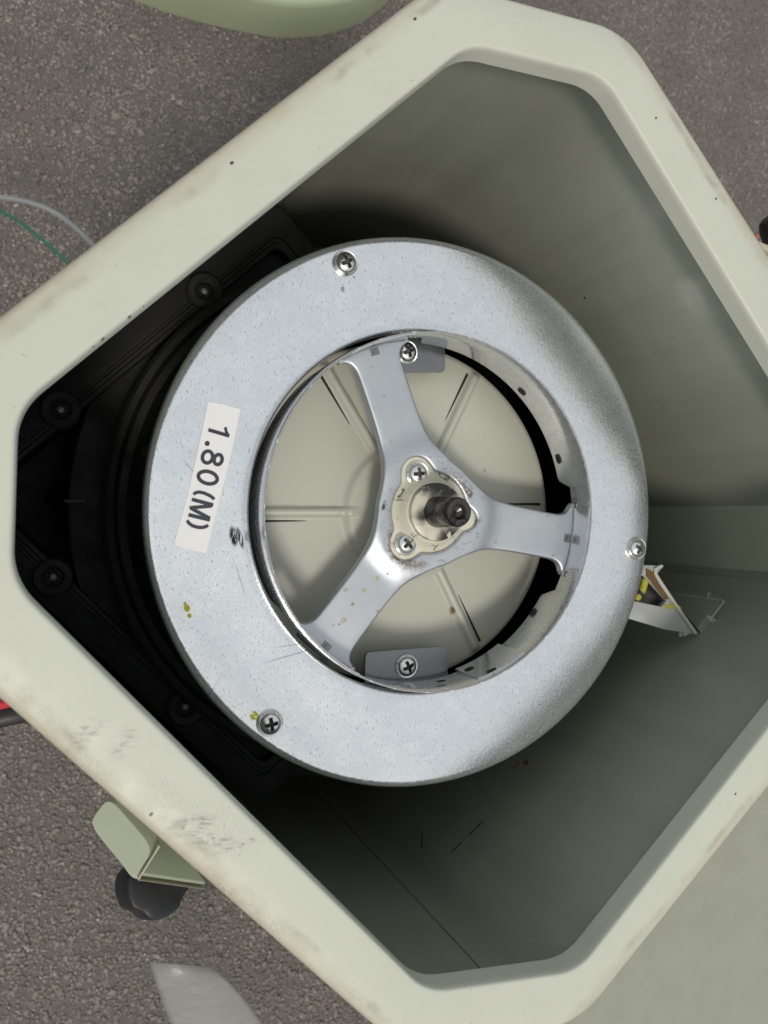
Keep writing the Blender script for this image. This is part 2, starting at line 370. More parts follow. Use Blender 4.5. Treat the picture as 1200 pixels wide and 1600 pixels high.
# ------------------------------------------------------------------ the setting: asphalt
gv, gf = [], []
add('ground', [(-400, -400, GZ), (400, -400, GZ), (400, 400, GZ), (-400, 400, GZ)], [(0, 1, 2, 3)], None or (lambda t: t.out(
    t.mix(t.noise(30, 4, .7), (.075, .066, .06), (.15, .132, .12)), .85, 0, t.bump(t.noise(26, 5, .7), .8, .03)))(NT('asphalt_binder')), smooth=False)
bpy.data.objects['ground']['kind'] = 'structure'
def stone_mat():
    t = NT('asphalt_aggregate'); v = t.vor(52, None, 'F1', 1); s_ = t.n('ShaderNodeSeparateColor'); t.l(v, s_.inputs[0])
    r, g, b = s_.outputs[0], s_.outputs[1], s_.outputs[2]
    col = t.mix(r, (.075, .067, .061), (.215, .185, .167))
    col = t.mix(t.ramp(g, .70, .9, 0, .55), col, (.22, .16, .125))
    col = t.mix(t.ramp(b, .965, .99, 0, .8), col, (.34, .33, .32))
    col = t.mix(t.ramp(t.noise(1.6, 4), .4, .65, 0, .35), col, (.055, .048, .044))
    sp = t.ramp(t.noise(170, 2), .66, .74); col = t.mix(t.math('MULTIPLY', sp, .8), col, (.42, .40, .38))
    return t.out(col, t.ramp(r, 0, 1, .45, .8), 0, t.bump(t.noise(110, 3), .3, .004))
def aggregate():
    ico_v = []; ph = (1+5**.5)/2
    for a in (-1, 1):
        for b in (-ph, ph): ico_v += [(0, a, b), (a, b, 0), (b, 0, a)]
    ico_v = np.array(ico_v)/np.linalg.norm((1, ph)); F = []
    for i in range(12):
        for j in range(i+1, 12):
            for k in range(j+1, 12):
                e = [np.linalg.norm(ico_v[p]-ico_v[q]) for p, q in ((i, j), (j, k), (i, k))]
                if max(e) < 1.2:
                    n = np.cross(ico_v[j]-ico_v[i], ico_v[k]-ico_v[i]); F.append((i, j, k) if n@ico_v[i] > 0 else (i, k, j))
    F = np.array(F)
    pts = []
    step = .0225
    xs = np.arange(-1.9, 5.1, step); ys = np.arange(-4.6, 4.9, step)
    X, Y = np.meshgrid(xs, ys); X = X.ravel()+rng.uniform(-.5, .5, X.size)*step; Y = Y.ravel()+rng.uniform(-.5, .5, Y.size)*step
    # keep what the box does not cover, inside the view's footprint
    zc = CAM[2]-GZ
    D = np.stack([X-CAM[0], Y, np.full_like(X, -zc)], 1); Z = D@_f; U = 600+1294*(D@_r)/Z; Vv = 800-1294*(D@_u)/Z
    keep = (U > -60) & (U < 1260) & (Vv > -60) & (Vv < 1660)
    a1 = (X*.682-Y*(-.731)); r1 = np.maximum(np.abs(X*math.cos(math.radians(43))+Y*math.sin(math.radians(43))), np.abs(X*math.cos(math.radians(133))+Y*math.sin(math.radians(133))))
    keep &= r1 > 1.25
    X, Y = X[keep], Y[keep]; n = len(X)
    sz = rng.uniform(.006, .017, n)*(1+.7*(rng.random(n) > .9)); an = rng.uniform(0, 2*PI, n); el = rng.uniform(.65, 1.2, n)
    V = ico_v[None]*rng.uniform(.75, 1.25, (n, 12, 1))
    V = V*np.stack([sz*el, sz/el, sz*.34], 1)[:, None]
    c, s = np.cos(an)[:, None], np.sin(an)[:, None]
    V = np.stack([V[..., 0]*c-V[..., 1]*s, V[..., 0]*s+V[..., 1]*c, V[..., 2]], 2)
    V += np.stack([X, Y, np.full(n, GZ)+rng.uniform(-.004, .003, n)], 1)[:, None]
    FF = (F[None]+(np.arange(n)*12)[:, None, None]).reshape(-1, 3)
    me = bpy.data.meshes.new('asphalt_stones'); V = V.reshape(-1, 3)
    me.vertices.add(len(V)); me.vertices.foreach_set('co', V.ravel()); me.loops.add(FF.size); me.loops.foreach_set('vertex_index', FF.ravel())
    me.polygons.add(len(FF)); me.polygons.foreach_set('loop_start', np.arange(len(FF))*3); me.update(calc_edges=True)
    me.materials.append(stone_mat())
    o = bpy.data.objects.new('asphalt_stones', me); C.objects.link(o); ORG[o.name] = np.zeros(3)
    tag(o, 'coarse grey brown stones packed in the asphalt around the box', None, None, 'stuff')
    print('stones', n)
aggregate()

# ------------------------------------------------------------------ the cream housing
housing = thing('equipment_housing', 'open cream painted steel box with chamfered corners, smudged rim and grey green inside', 'metal box', (0, 0, GZ))
IN = [(132.8, 1.094), (178.4, 1.351), (221.9, 1.118), (265.2, 1.380), (311.2, 1.208), (360.5, 1.40), (400.5, 1.128), (449.4, 1.357)]
OUT = [(133, 1.292), (178.4, 1.57), (223.8, 1.315), (266, 1.57), (309.4, 1.375), (360.5, 1.60), (403, 1.350), (449.4, 1.535)]
pin, pout = lines_poly(IN), lines_poly(OUT)
NF = 10
A = np.array(fillet(pin, .07, NF)); B = np.array(fillet(pout, .12, NF)); A2 = np.array(fillet(pin, .075, NF))
prof = [(.9, .50), (.06, .515), (.02, .517), (0.0, .523), (0.0, .5235), (0.0, .526), (0.0, .580), (0.0, .583), (.006, .593), (.018, .600), (.04, .603), (.06, .6033), (.09, .6035)]
prof += [(.5, .603), (.84, .601), (.90, .596), (.94, .584), (.965, .555), (.99, .52), (1.0, .47), (1.0, .36)]
rings = []
for tt, z in prof:
    Q = A2+(B-A2)*tt; rings.append([(p[0], p[1], z) for p in Q])
V, F = loft(rings); add('rim', V, F, M['rim'], housing, sharp=60)
# inner lining (its own outline: narrow corner strip on the far side)
WL = [(132.8, 1.25), (178.4, 1.53), (221.9, 1.27), (265.2, 1.52), (311.2, 1.235), (330.9, 1.49), (400.5, 1.22), (449.4, 1.50)]
pw = lines_poly(WL)
pw[5] = np.array((1.550, -.285)); pw[6] = np.array((1.708, -.128))
a_ = pw[6]-pw[5]; WL[5] = (math.degrees(math.atan2(-a_[0], a_[1])), 0); WL[5] = (WL[5][0], float(pw[5]@np.array((math.cos(math.radians(WL[5][0])), math.sin(math.radians(WL[5][0]))))))
cuts = [.05]*8; Wp = np.array(fillet(pw, [.06, .06, .06, .06, .06, .02, .05, .08], 6))
V, F = loft([[(p[0], p[1], z) for p in Wp] for z in (.505, 0, -.6, -1.2, -1.85)])
F = [f[::-1] for f in F]; add('inner_lining', V, F, M['wall'], housing, sharp=40)
V, F = loft([[(p[0]*k, p[1]*k, z) for p in B] for k, z in ((.985, .37), (.985, -2.9))]); add('outer_shell', V, F, M['greenpaint'], housing)
V, F = loft([[(p[0], p[1], z) for p in np.array(fillet(pw, .06, 6))*1.0] for z in (-1.852, -1.9)], True, True, True)
add('floor_panel', V, F, M['blackrib'], housing, smooth=False)
for s in ((1.0, 1.0), (1.0, -1.0), (-1.0, 1.0), (-1.0, -1.0)):
    V, F = box(s[0]*.75-.12, s[0]*.75+.12, s[1]*.75-.12, s[1]*.75+.12, GZ+.0, -2.88); add('foot', V, F, M['rubber'], housing, smooth=False)
# lapped sheet edges on the far lining
def wall_n(i): a = math.radians(WL[i][0]); return np.array((math.cos(a), math.sin(a), 0)), WL[i][1]
nLR, dLR = wall_n(4); nCR, dCR = wall_n(5); nR, dR = wall_n(6); nCB, dCB = wall_n(3)
def strip(name, p, q, w, t, n, mat):
    """thin raised strip from p to q lying on the wall with normal n (pointing out of the box)"""
    p, q = np.array(p), np.array(q); d = q-p; d /= np.linalg.norm(d); s = np.cross(d, n)
    V = [tuple(x) for a in (p, q) for x in (a-s*w/2, a-s*w/2-n*t, a+s*w/2-n*t, a+s*w/2)]
    return add(name, V, [(0, 1, 2, 3), (7, 6, 5, 4), (0, 4, 5, 1), (1, 5, 6, 2), (2, 6, 7, 3), (3, 7, 4, 0)], mat, housing, smooth=False)
c5 = pw[5]; c6 = pw[6]   # lower and upper corners of the far strip
strip('lap_edge', (*c5, .49), (*c5, -1.8), .012, .006, nLR, M['wall'])
e1 = np.array(at_plane(753, 1514, nCB, dCB-.002)); strip('lap_edge', (e1[0], e1[1], .49), (e1[0], e1[1], -1.8), .006, .0035, nCB, M['wall'])
# small marks standing on the walls
def blob(name, uv, n, d, rx, ry, mat, th=.006, parent=None, label=None, seed=0, rot=0):
    """a small irregular dab on a wall or top: outline wobbly, low dome"""
    rr = random.Random(seed); c = np.array(at_plane(*uv, n, d)); n = np.array(n, float)
    a = np.cross(n, (0, 0, 1.0)); a = a/np.linalg.norm(a) if np.linalg.norm(a) > .1 else np.array((1.0, 0, 0)); b = np.cross(n, a)
    K = 22; wv = [1+rr.uniform(-.28, .28) for _ in range(K)]; rings = []
    for s_, h in ((1, 0), (.9, .5), (.6, .9), (.25, 1)):
        rings.append([tuple(c-n*th*h+a*math.cos(2*PI*k/K+rot)*rx*s_*wv[k]+b*math.sin(2*PI*k/K+rot)*ry*s_*wv[k]) for k in range(K)])
    V, F = loft(rings, True, False, True)
    o = add(name, V, F, mat, parent or housing, sharp=0)
    if label: o['label'] = label
    return o
blob('paint_drip', (1085, 845), nCR, dCR, .02, .012, M['wall'], .012, seed=3)
blob('rust_spot', (823, 1192), nLR, dLR, .012, .02, M['rust'], .003, seed=5)
blob('rust_spot', (807, 1197), nLR, dLR, .02, .006, M['rust'], .003, seed=6)
blob('paint_chip', (914, 465), nR, dR, .008, .012, M['slit'], .002, seed=8)
def scratch(n, d, a, b, w=.004, mat='slit'):
    p, q = at_plane(*a, n, d), at_plane(*b, n, d); return strip('scratch', p, q, w, .0012, n, M[mat])
scratch(nR, dR, (951, 425), (966, 444), .005); scratch(nR, dR, (966, 444), (975, 456), .008)
scratch(nLR, dLR, (755, 1283), (733, 1305), .006); scratch(nLR, dLR, (722, 1315), (705, 1333), .005); scratch(nLR, dLR, (660, 1299), (659, 1325), .004)
# clamp brackets with black knobs
def clamp(pts_top, knob_px, zk, base_z):
    pass
br = None
def slab(name, quad, th, mat, parent, bev=.012, label=None, nrm=None):
    """flat plate given by its corners (any plane), with thickness and rounded corners"""
    Q = np.array(quad, float); c = Q.mean(0); e1 = Q[1]-Q[0]; e1 /= np.linalg.norm(e1)
    n = np.cross(Q[1]-Q[0], Q[-1]-Q[0]); n /= np.linalg.norm(n); e2 = np.cross(n, e1)
    ol = [((q-c)@e1, (q-c)@e2) for q in Q]
    ol = fillet([np.array(p) for p in ol], bev*1.6, 5)
    me = plate_mesh(name, [ol], -th/2, th/2, min(.006, th*.4))
    R = Matrix(((e1[0], e2[0], n[0], 0), (e1[1], e2[1], n[1], 0), (e1[2], e2[2], n[2], 0), (0, 0, 0, 1))); me.transform(R)
    o = link(name, me, mat, parent, c, True, 35)
    if label: o['label'] = label
    return o
def knob(parent, c, axis, r=.14, h=.13):
    """lobed black hand knob"""
    axis = np.array(axis, float); axis /= np.linalg.norm(axis); a = np.cross(axis, (0, 0, 1.0)); a /= np.linalg.norm(a); b = np.cross(axis, a)
    K = 60; rings = []
    for s_, z in ((.25, 0), (.82, 0), (.95, .06), (1, .2), (1, .75), (.93, .92), (.75, 1), (.3, 1.0)):
        ring = []
        for k in range(K):
            t = 2*PI*k/K; rad = r*s_*(1-.10*max(0, math.cos(4*t+.6))**2*1.0)
            ring.append(tuple(np.array(c)+axis*z*h+a*math.cos(t)*rad+b*math.sin(t)*rad))
        rings.append(ring)
    V, F = loft(rings, True, True, True); return add('knob', V, F, M['knob'], parent, sharp=40)
# near clamp on the lower left side: an L of pale green plate; its top leaf slopes, its lower leaf runs back to the box
P1, P2, P3, P4 = [np.array(p) for p in (at(178, 1236, .24), at(247, 1316, .26), at(214, 1369, .15), at(147, 1278, .13))]
Q_ = np.array(at(318, 1384, .02)); R_ = Q_+(P4-P3)
cb = slab('clamp_bracket', [P1, P2, P3, P4], .042, M['greenpaint'], housing, .03)
slab('bracket_leaf', [P4, P3, Q_, R_], .040, M['greenpaint'], cb, .012)
def edge_strip(a, b, c, parent):
    """worn bright end edge from a to b to c, as wide as the sheet is thick"""
    out = (P3-P4)/np.linalg.norm(P3-P4)*.006; up3 = np.array((0, 0, .046)); V = []; F = []
    for p in (a, b, c):
        for q in (p-up3*.55, p+up3*.45): V += [tuple(q+out*.2), tuple(q+out)]
    for i in (0, 4): F += [(i+1, i+5, i+7, i+3), (i, i+2, i+6, i+4), (i+2, i+3, i+7, i+6), (i, i+4, i+5, i+1)]
    return add('worn_edge', V, F, M['rim'], parent, smooth=False)
edge_strip(P2, P3, Q_, cb)
knob(cb, at(252, 1378, -.13), (-.35, -.30, -.88), .118, .13)
# far clamp on the upper right side
q = [at(1184, 388, .32), at(1290, 440, .32), at(1330, 560, .25), at(1205, 430, .3)]
cb2 = slab('clamp_bracket', q, .028, M['greenpaint'], housing, .02)
V, F = tube([at(1181, 383, .35), at(1225, 402, .35), at(1290, 436, .35)], .016, 8, 4); add('bracket_leaf', V, F, M['rim'], cb2)
kb = knob(cb2, at(1222, 392, -.05), (.55, .5, .35), .17, .15)
blob('rust_spot', (1182, 370), (0, 0, 1), .06, .012, .012, M['orange'], -.01, parent=cb2, seed=2)

# ------------------------------------------------------------------ black base tray deep in the box
TZ = -.8
tray = thing('base_tray', 'black plastic tray with screw bosses deep inside the box beneath the ring', 'tray', (-.3, 0, -1.85))
eu = np.array((math.cos(math.radians(43)), math.sin(math.radians(43)))); ev = np.array((math.cos(math.radians(-46.5)), math.sin(math.radians(-46.5))))
def uvp(u_, v_): return u_*eu+v_*ev
u0, u1, v0, v1 = -1.115, .60, -1.15, .575
def rect(d): return [uvp(u0+d, v0+d), uvp(u1-d, v0+d), uvp(u1-d, v1-d), uvp(u0+d, v1-d)]
rr_ = []
for d, z in ((.0, -1.8), (-.085, TZ-.03), (-.03, TZ-.012), (.0, TZ-.01), (.004, TZ), (.012, TZ), (.018, TZ-.008), (.03, TZ-.008), (.036, TZ), (.05, TZ), (.055, TZ-.006), (.056, -1.2), (.2, -1.25)):
    rr_.append([(p[0], p[1], z) for p in fillet(rect(d), .05, 6)])
V, F = loft(rr_); add('tray_frame', V, F, M['blackrib'], tray, sharp=30)
scr_boss = None
for (u, v) in ((95, 640), (320, 455), (83, 902), (290, 1105)):
    p = at(u, v, TZ+.0)
    pr_ = [(.078, TZ-.3), (.078, TZ+.006), (.070, TZ+.014), (.045, TZ+.014), (.036, TZ+.008), (.030, TZ-.02), (.001, TZ-.02)]
    V, F = lathe(pr_, 28, (p[0], p[1])); b_ = add('screw_boss', V, F, M['blackrib'], tray, (p[0], p[1], TZ), sharp=30)
    V, F = lathe([(.016, TZ-.02), (.014, TZ-.002), (.008, TZ+.003), (.001, TZ+.004)], 14, (p[0], p[1])); add('screw', V, F, M['cutedge'], b_, (p[0], p[1], TZ-.02))
# ------------------------------------------------------------------ black blower housing under the ring
blow = thing('blower_body', 'black round blower body with a ridge and flange below the galvanised ring', 'blower', (0, 0, -1.85))
V, F = lathe([(.90, -.10), (.955, -.12), (.965, -.2), (.965, -.62), (1.0, -.70), (1.03, -.705), (1.045, -.72), (1.045, -.80), (1.06, -.86), (1.21, -.87), (1.22, -.89), (1.22, -1.1)], 128)
add('body_shell', V, F, M['blackrib'], blow, sharp=25)
V, F = lathe([(1.035, -.715), (1.05, -.690), (1.075, -.685), (1.09, -.70), (1.09, -.74)], 128); add('ridge', V, F, M['blackrib'], blow)
nrib = 26; ribv, ribf = box(-.012, .012, -.012, .012, -.62, -.14)
for k in range(nrib):
    a = 2*PI*k/nrib
    if -.45*PI < math.atan2(math.sin(a), math.cos(a)) < .45*PI: continue
    R = Matrix.Rotation(a, 3, 'Z'); vv = [tuple(R @ (Vector(v)+Vector((.97, 0, 0)))) for v in ribv]
    add('stiffener', vv, ribf, M['blackrib'], blow, smooth=False)
p = at(115, 783, -.87)
V, F = box(p[0]-.035, p[0]+.045, p[1]-.006, p[1]+.006, -.87, -.858); add('clip', V, F, M['blackcable'], blow, smooth=False)
V, F = lathe([(.66, -.62), (.90, -.62)], 96); add('inner_floor', [(x, y, -.95) for x, y, z in V], F, M['black'], blow)
V, F = lathe([(.02, -.96), (.97, -.96)], 96); add('inner_floor_disc', V, F, M['black'], blow)
V, F = lathe([(.945, -.12), (.945, -.96)], 96); add('inner_shell', V, [f[::-1] for f in F], M['black'], blow)

# ------------------------------------------------------------------ the galvanised ring wheel
wheel = thing('ring_wheel', 'galvanised steel ring wheel with three spokes, printed sticker and beige disc', 'wheel', (0, 0, -.5))
RL = .632
V, F = lathe([(.970, -.30), (.990, -.16), (1.0, -.06), (1.0, -.03), (.998, -.016), (.992, -.006), (.982, -.001), (.97, 0), (.9, 0), (.8, 0), (.70, 0), (.668, 0), (.662, -.002), (.6585, -.007), (.6575, -.015), (.6575, -.06)], 256)
add('ring_plate', V, F, M['galv'], wheel, sharp=40)
# inner collar: outside face, thin cut lip, inside face, with a lapped joint and its lower edge
def collar():
    n = 288; rings = []
    pr_ = [(RL+.008, -.09), (RL+.006, .03), (RL+.0035, .104), (RL+.002, .107), (RL-.001, .107), (RL-.003, .104), (RL-.003, .02), (RL-.002, -.06), (RL+.002, -.10), (RL+.008, -.10), (RL+.008, -.0)]
    for r, z in pr_:
        ring = []
        for j in range(n):
            a = 2*PI*j/n; zz = z
            dl = abs(((math.degrees(a)+10+60) % 120)-60)
            if z < -.05:
                k = min(1, max(0, (dl-7)/3))*min(1, max(0, (22-dl)/4.5)); zz = z+(.095)*k*k*(3-2*k)
            if z > .1: zz += .0012*math.sin(37*a)+.0012*math.sin(91*a+1)
            ring.append((r*math.cos(a), r*math.sin(a), zz))
        rings.append(ring)
    return loft(rings)
V, F = collar(); add('collar', V, F, M['collar'], wheel, sharp=40)
col_o = bpy.data.objects['collar']
V, F = lathe([(RL+.0028, .1072), (RL+.0012, .1085), (RL-.001, .1085), (RL-.0026, .1072)], 288); add('lip', V, F, M['cutedge'], wheel)
# lapped strap end of the collar at the lower right
def arc_plate(a0, a1, r, z0, z1, th, n=16, zfun=None):
    rings = []
    for j in range(n+1):
        a = math.radians(a0+(a1-a0)*j/n); rings.append([((r-th)*math.cos(a), (r-th)*math.sin(a), z0), ((r-th)*math.cos(a), (r-th)*math.sin(a), z1), (r*math.cos(a), r*math.sin(a), z1), (r*math.cos(a), r*math.sin(a), z0)])
    return loft(rings, True, True, True)
for k in range(3):
    V, F = arc_plate(-10+120*k-11.5, -10+120*k+11.5, RL-.003, -.022, .098, .0025, 14); add('spoke_flange', V, F, M['collar'], wheel, sharp=40)
V, F = arc_plate(-75, -56, RL-.003, -.104, .085, .008); add('lap_joint', V, F, M['collar'], wheel, smooth=False)
# dark oval holes in the collar wall
for (u, v) in ((815, 612), (872, 717), (833, 957), (785, 1013), (768, 1048), (733, 1045), (689, 1065)):
    d = _f+(u-600)/1294*_r-(v-800)/1294*_u
    rr0 = RL-.012 if (u, v) in ((768, 1048), (733, 1045), (689, 1065)) else RL-.004
    a_ = d[0]**2+d[1]**2; b_ = 2*(CAM[0]*d[0]+CAM[1]*d[1]); c_ = CAM[0]**2+CAM[1]**2-rr0**2
    t = (-b_+math.sqrt(b_*b_-4*a_*c_))/(2*a_); p = CAM+t*d; an = math.atan2(p[1], p[0])
    e = np.array((-math.sin(an), math.cos(an), 0)); nn = np.array((math.cos(an), math.sin(an), 0)); z_ = np.array((0, 0, 1))
    ringo = [tuple(p-nn*.0025+e*.021*math.cos(k*PI/10)+z_*.013*math.sin(k*PI/10)) for k in range(20)]
    ringi = [tuple(p-nn*.0005+e*.016*math.cos(k*PI/10)+z_*.009*math.sin(k*PI/10)) for k in range(20)]
    V, F = loft([ringo, ringi], True, False, True); add('hole', V, F, M['slit'], col_o, smooth=False)
# spider: three pressed spokes and hub
def star(w=.088, hub=.205, rend=.628, flare=.045):
    out = []
    for s in range(3):
        base = math.radians(-10+120*s)
        half = [(hub*math.cos(math.radians(60)), -hub*math.sin(math.radians(60))), (hub*math.cos(math.radians(48)), -hub*math.sin(math.radians(48))), (.185, -.125), (.25, -w-.010), (.33, -w-.001), (.45, -w), (.53, -w), (.565, -w-.003), (.590, -w-.016), (.600, -w-.040)]
        ys = w+.058; half.append((math.sqrt(rend**2-ys**2), -ys))
        arc = [(math.sqrt(rend**2-y*y), y) for y in np.linspace(-ys*.94, ys*.94, 13)]
        pts = half+arc+[(x, -y) for x, y in half[::-1]][:-1]
        out += [(x*math.cos(base)-y*math.sin(base), x*math.sin(base)+y*math.cos(base)) for x, y in pts]
    return smooth_loop(out, 2)
def trilobe(r, lobe, rl, rot=-10, n=144):
    """round flange with three ears"""
    out = []
    for k in range(n):
        a = 2*PI*k/n; best = r; 
        for s in range(3):
            b = math.radians(rot+120*s); dx = a-b; cosd = math.cos(dx); rq = rl*(.72 if s == 0 else 1); disc = rq*rq-(lobe*math.sin(dx))**2
            if cosd > 0 and disc > 0: best = max(best, lobe*cosd+math.sqrt(disc))
        out.append(best)
    o = np.array(out)
    for _ in range(4): o = (np.roll(o, 1)+o*2+np.roll(o, -1))/4
    return [(o[k]*math.cos(2*PI*k/n), o[k]*math.sin(2*PI*k/n)) for k in range(n)]
me = plate_mesh('spider', [star(), trilobe(.148, .146, .062)], -.030, .0, .011, 3, .022)
# hub stands slightly above the spokes, spokes dip towards the collar
co = np.empty(len(me.vertices)*3); me.vertices.foreach_get('co', co); co = co.reshape(-1, 3)
r_ = np.hypot(co[:, 0], co[:, 1]); up_ = np.clip((.30-r_)/.09, 0, 1); up_ = up_*up_*(3-2*up_); co[:, 2] += .022*up_
me.vertices.foreach_set('co', co.ravel()); me.update()
spider = link('spider', me, M['spider'], wheel, (0, 0, 0), True, 50)
me = plate_mesh('hub_flange', [trilobe(.165, .146, .078)], -.028, .008, .004, 1); hubf = link('hub_flange', me, M['flange'], wheel, (0, 0, 0), True, 40)
# black chips of paint on the flange's rim
V, F = lathe([(.150, .006), (.135, .014), (.121, .035), (.112, .054), (.106, .060), (.100, .061)], 72); add('hub_cone', V, F, M['flange'], wheel, sharp=60)
V, F = lathe([(.104, .055), (.104, .074), (.101, .081), (.095, .084), (.055, .085), (.052, .078)], 72); boss = add('boss', V, F, M['boss'], wheel, sharp=40)
V, F = lathe([(.058, .02), (.055, .1), (.052, .155), (.0505, .160), (.0505, .172), (.052, .176), (.052, .228), (.050, .240), (.044, .249), (.027, .251), (.024, .247), (.018, .235), (.001, .228)], 48)
shaft = add('shaft', V, F, M['shaft'], wheel, sharp=35)
# screws
def screw_mesh(name, r=.040, h=.026, mat=None):
    nr, na = 26, 72; V = [(0, 0, 0)]; F = []
    def hz(x, y):
        rr = math.hypot(x, y)/r; z = h*math.sqrt(max(0, 1-rr**2.6*.92)) if rr < 1 else 0
        c, s = abs(x), abs(y); w = .105*r+.10*(r-0)*max(0, 0)
        arm = min(max(c, s), r*.62); t = min(c, s); L = max(c, s)
        inside = (1-min(1, max(0, (t-.12*r)/(.04*r))))*(1-min(1, max(0, (L-.50*r)/(.10*r))))
        return z-1.0*h*inside*(1-.3*L/(r*.6) if L < r*.6 else .7)
    V = [(0, 0, hz(0, 0))]
    for i in range(1, nr+1):
        rad = r*i/nr
        for j in range(na): a = 2*PI*j/na; x, y = rad*math.cos(a), rad*math.sin(a); V.append((x, y, hz(x, y)+.002))
    for j in range(na): F.append((0, 1+j, 1+(j+1) % na))
    for i in range(nr-1):
        for j in range(na): a, b = 1+i*na+j, 1+i*na+(j+1) % na; F.append((a, a+na, b+na, b))
    o = len(V)
    for (rad, z) in ((r*1.0, -.002), (r*1.16, -.0), (r*1.20, -.004), (r*1.20, -.012)):
        for j in range(na): a = 2*PI*j/na; V.append((rad*math.cos(a), rad*math.sin(a), z+.006))
    for i in range(3):
        for j in range(na): a, b = o+i*na+j, o+i*na+(j+1) % na; F.append((a, a+na, b+na, b))
    me = bpy.data.meshes.new(name); me.from_pydata(V, [], F); me.materials.append(mat); me.materials.append(M['slot'])
    for p in me.polygons:
        x, y = p.center.x, p.center.y; t, L = min(abs(x), abs(y)), max(abs(x), abs(y))
        if t < .11*r and L < .52*r: p.material_index = 1  # recess shade painted in: faces of the cross slot take a darker colour
    me.polygons.foreach_set('use_smooth', [True]*len(me.polygons)); me.set_sharp_from_angle(angle=math.radians(40)); return me
sm = screw_mesh('screw', .038, .026, M['screw']); sm2 = screw_mesh('screw', .038, .026, M['screwmark'])
def put_screw(pos, rot, parent, mesh, tilt=(0, 0)):
    o = bpy.data.objects.new('screw', mesh); C.objects.link(o); o.parent = parent; ORG[o.name] = np.array(pos, float)
    o.location = np.array(pos)-ORG[parent.name]; o.rotation_euler = (tilt[0], tilt[1], rot); return o
for k, (u, v, rot, m_) in enumerate(((540, 411, .5, sm), (995, 857, 1.0, sm2), (422, 1130, .15, sm))):
    p = at(u, v, .008); put_screw((p[0], p[1], .004), rot, wheel, m_)
for k in (1, 2):
    a = math.radians(-10+120*k); put_screw((.146*math.cos(a), .146*math.sin(a), .012), (.05, .1, .7)[k], wheel, sm2)
# clinch squares where spokes meet the collar
for k in range(3):
    a = math.radians(-9.8+120*k); r0 = .606
    V, F = box(-.013, .013, -.016, .016, -.001, .004); Vd, Fd = box(-.006, .006, -.006, .006, .003, .008); V, F = merge((V, F), (Vd, Fd))
    R = Matrix.Rotation(a, 3, 'Z'); add('clinch', [tuple(R @ (Vector(v)+Vector((r0, 0, 0)))) for v in V], F, M['tab'], spider, smooth=False)
# dished beige disc with embossed boss, ribs and slits
RD = .661
def disc_z(r): return -.245+.085*(1-(r/RD))+.0
def disc():
    nr, na = 70, 480; V = []; F = []
    for i in range(nr+1):
        r = .03+(RD-.03)*i/nr
        for j in range(na):
            a = 2*PI*j/na; x, y = r*math.cos(a), r*math.sin(a); z = disc_z(r)
            t = min(1, max(0, (.27-r)/.03)); z += .022*t*t*(3-2*t)
            d60 = ((math.degrees(a)+30) % 60)-30; off = r*math.sin(math.radians(d60)); w = .021
            if r > .15:
                q = max(0, 1-(off/w)**2); env = min(1, (r-.2)/.08) if r > .2 else 0; env *= min(1, (RD-.01-r)/.02) if r > RD-.03 else 1
                z += .020*q**.8*max(0, env)
            if r > RD-.012: z -= (r-RD+.012)*.6
            V.append((x, y, z))
    for i in range(nr):
        for j in range(na): a, b = i*na+j, i*na+(j+1) % na; F.append((a, a+na, b+na, b))
    return V, F
V, F = disc(); dsc = add('disc', V, F, M['disc'], wheel, sharp=0)
V, F = lathe([(RD, -.252), (RD, -.29)], 96); add('disc_edge', V, F, M['slit'], wheel)
for k in range(6):  # raised black strip paints the darkness of each slit's opening
    a = math.radians(60*k); ra, rb = (.40, .625) ; off = .033
    pts = []
    for r, w in ((ra, .0006), (ra+.05, .0022), (rb-.08, .0042), (rb, .0052)):
        pts.append((r, off-w, off+w))
    V = []; F = []
    for i, (r, y0, y1) in enumerate(pts):
        zz = disc_z(math.hypot(r, off)); V += [(r, y0, zz-.004), (r, y0, zz+.0025), (r, y1, zz+.0025), (r, y1, zz-.004)]
        if i: o = 4*(i-1); F += [(o, o+1, o+5, o+4), (o+1, o+2, o+6, o+5), (o+2, o+3, o+7, o+6)]
    F += [(0, 3, 2, 1), (len(V)-4, len(V)-3, len(V)-2, len(V)-1)]
    R = Matrix.Rotation(a, 3, 'Z'); add('slit', [tuple(R @ Vector(v)) for v in V], F, M['slit'], dsc, smooth=False)
# two zinc tabs screwed at the disc's edge
def tab(quad, z, sp, lbl):
    q = [at(u, v, z) for u, v in quad]; o = slab('mounting_tab', q, .022, M['tab'], wheel, .012, lbl)
    p = at(*sp, z+.02); put_screw((p[0], p[1], z+.012), .4, o, sm); return o
tab(((570, 1019), (694, 1009), (700, 1075), (568, 1075)), -.14, (636, 1041), None)
tab(((628, 510), (692, 510), (694, 582), (622, 582)), -.16, (636, 550), None)
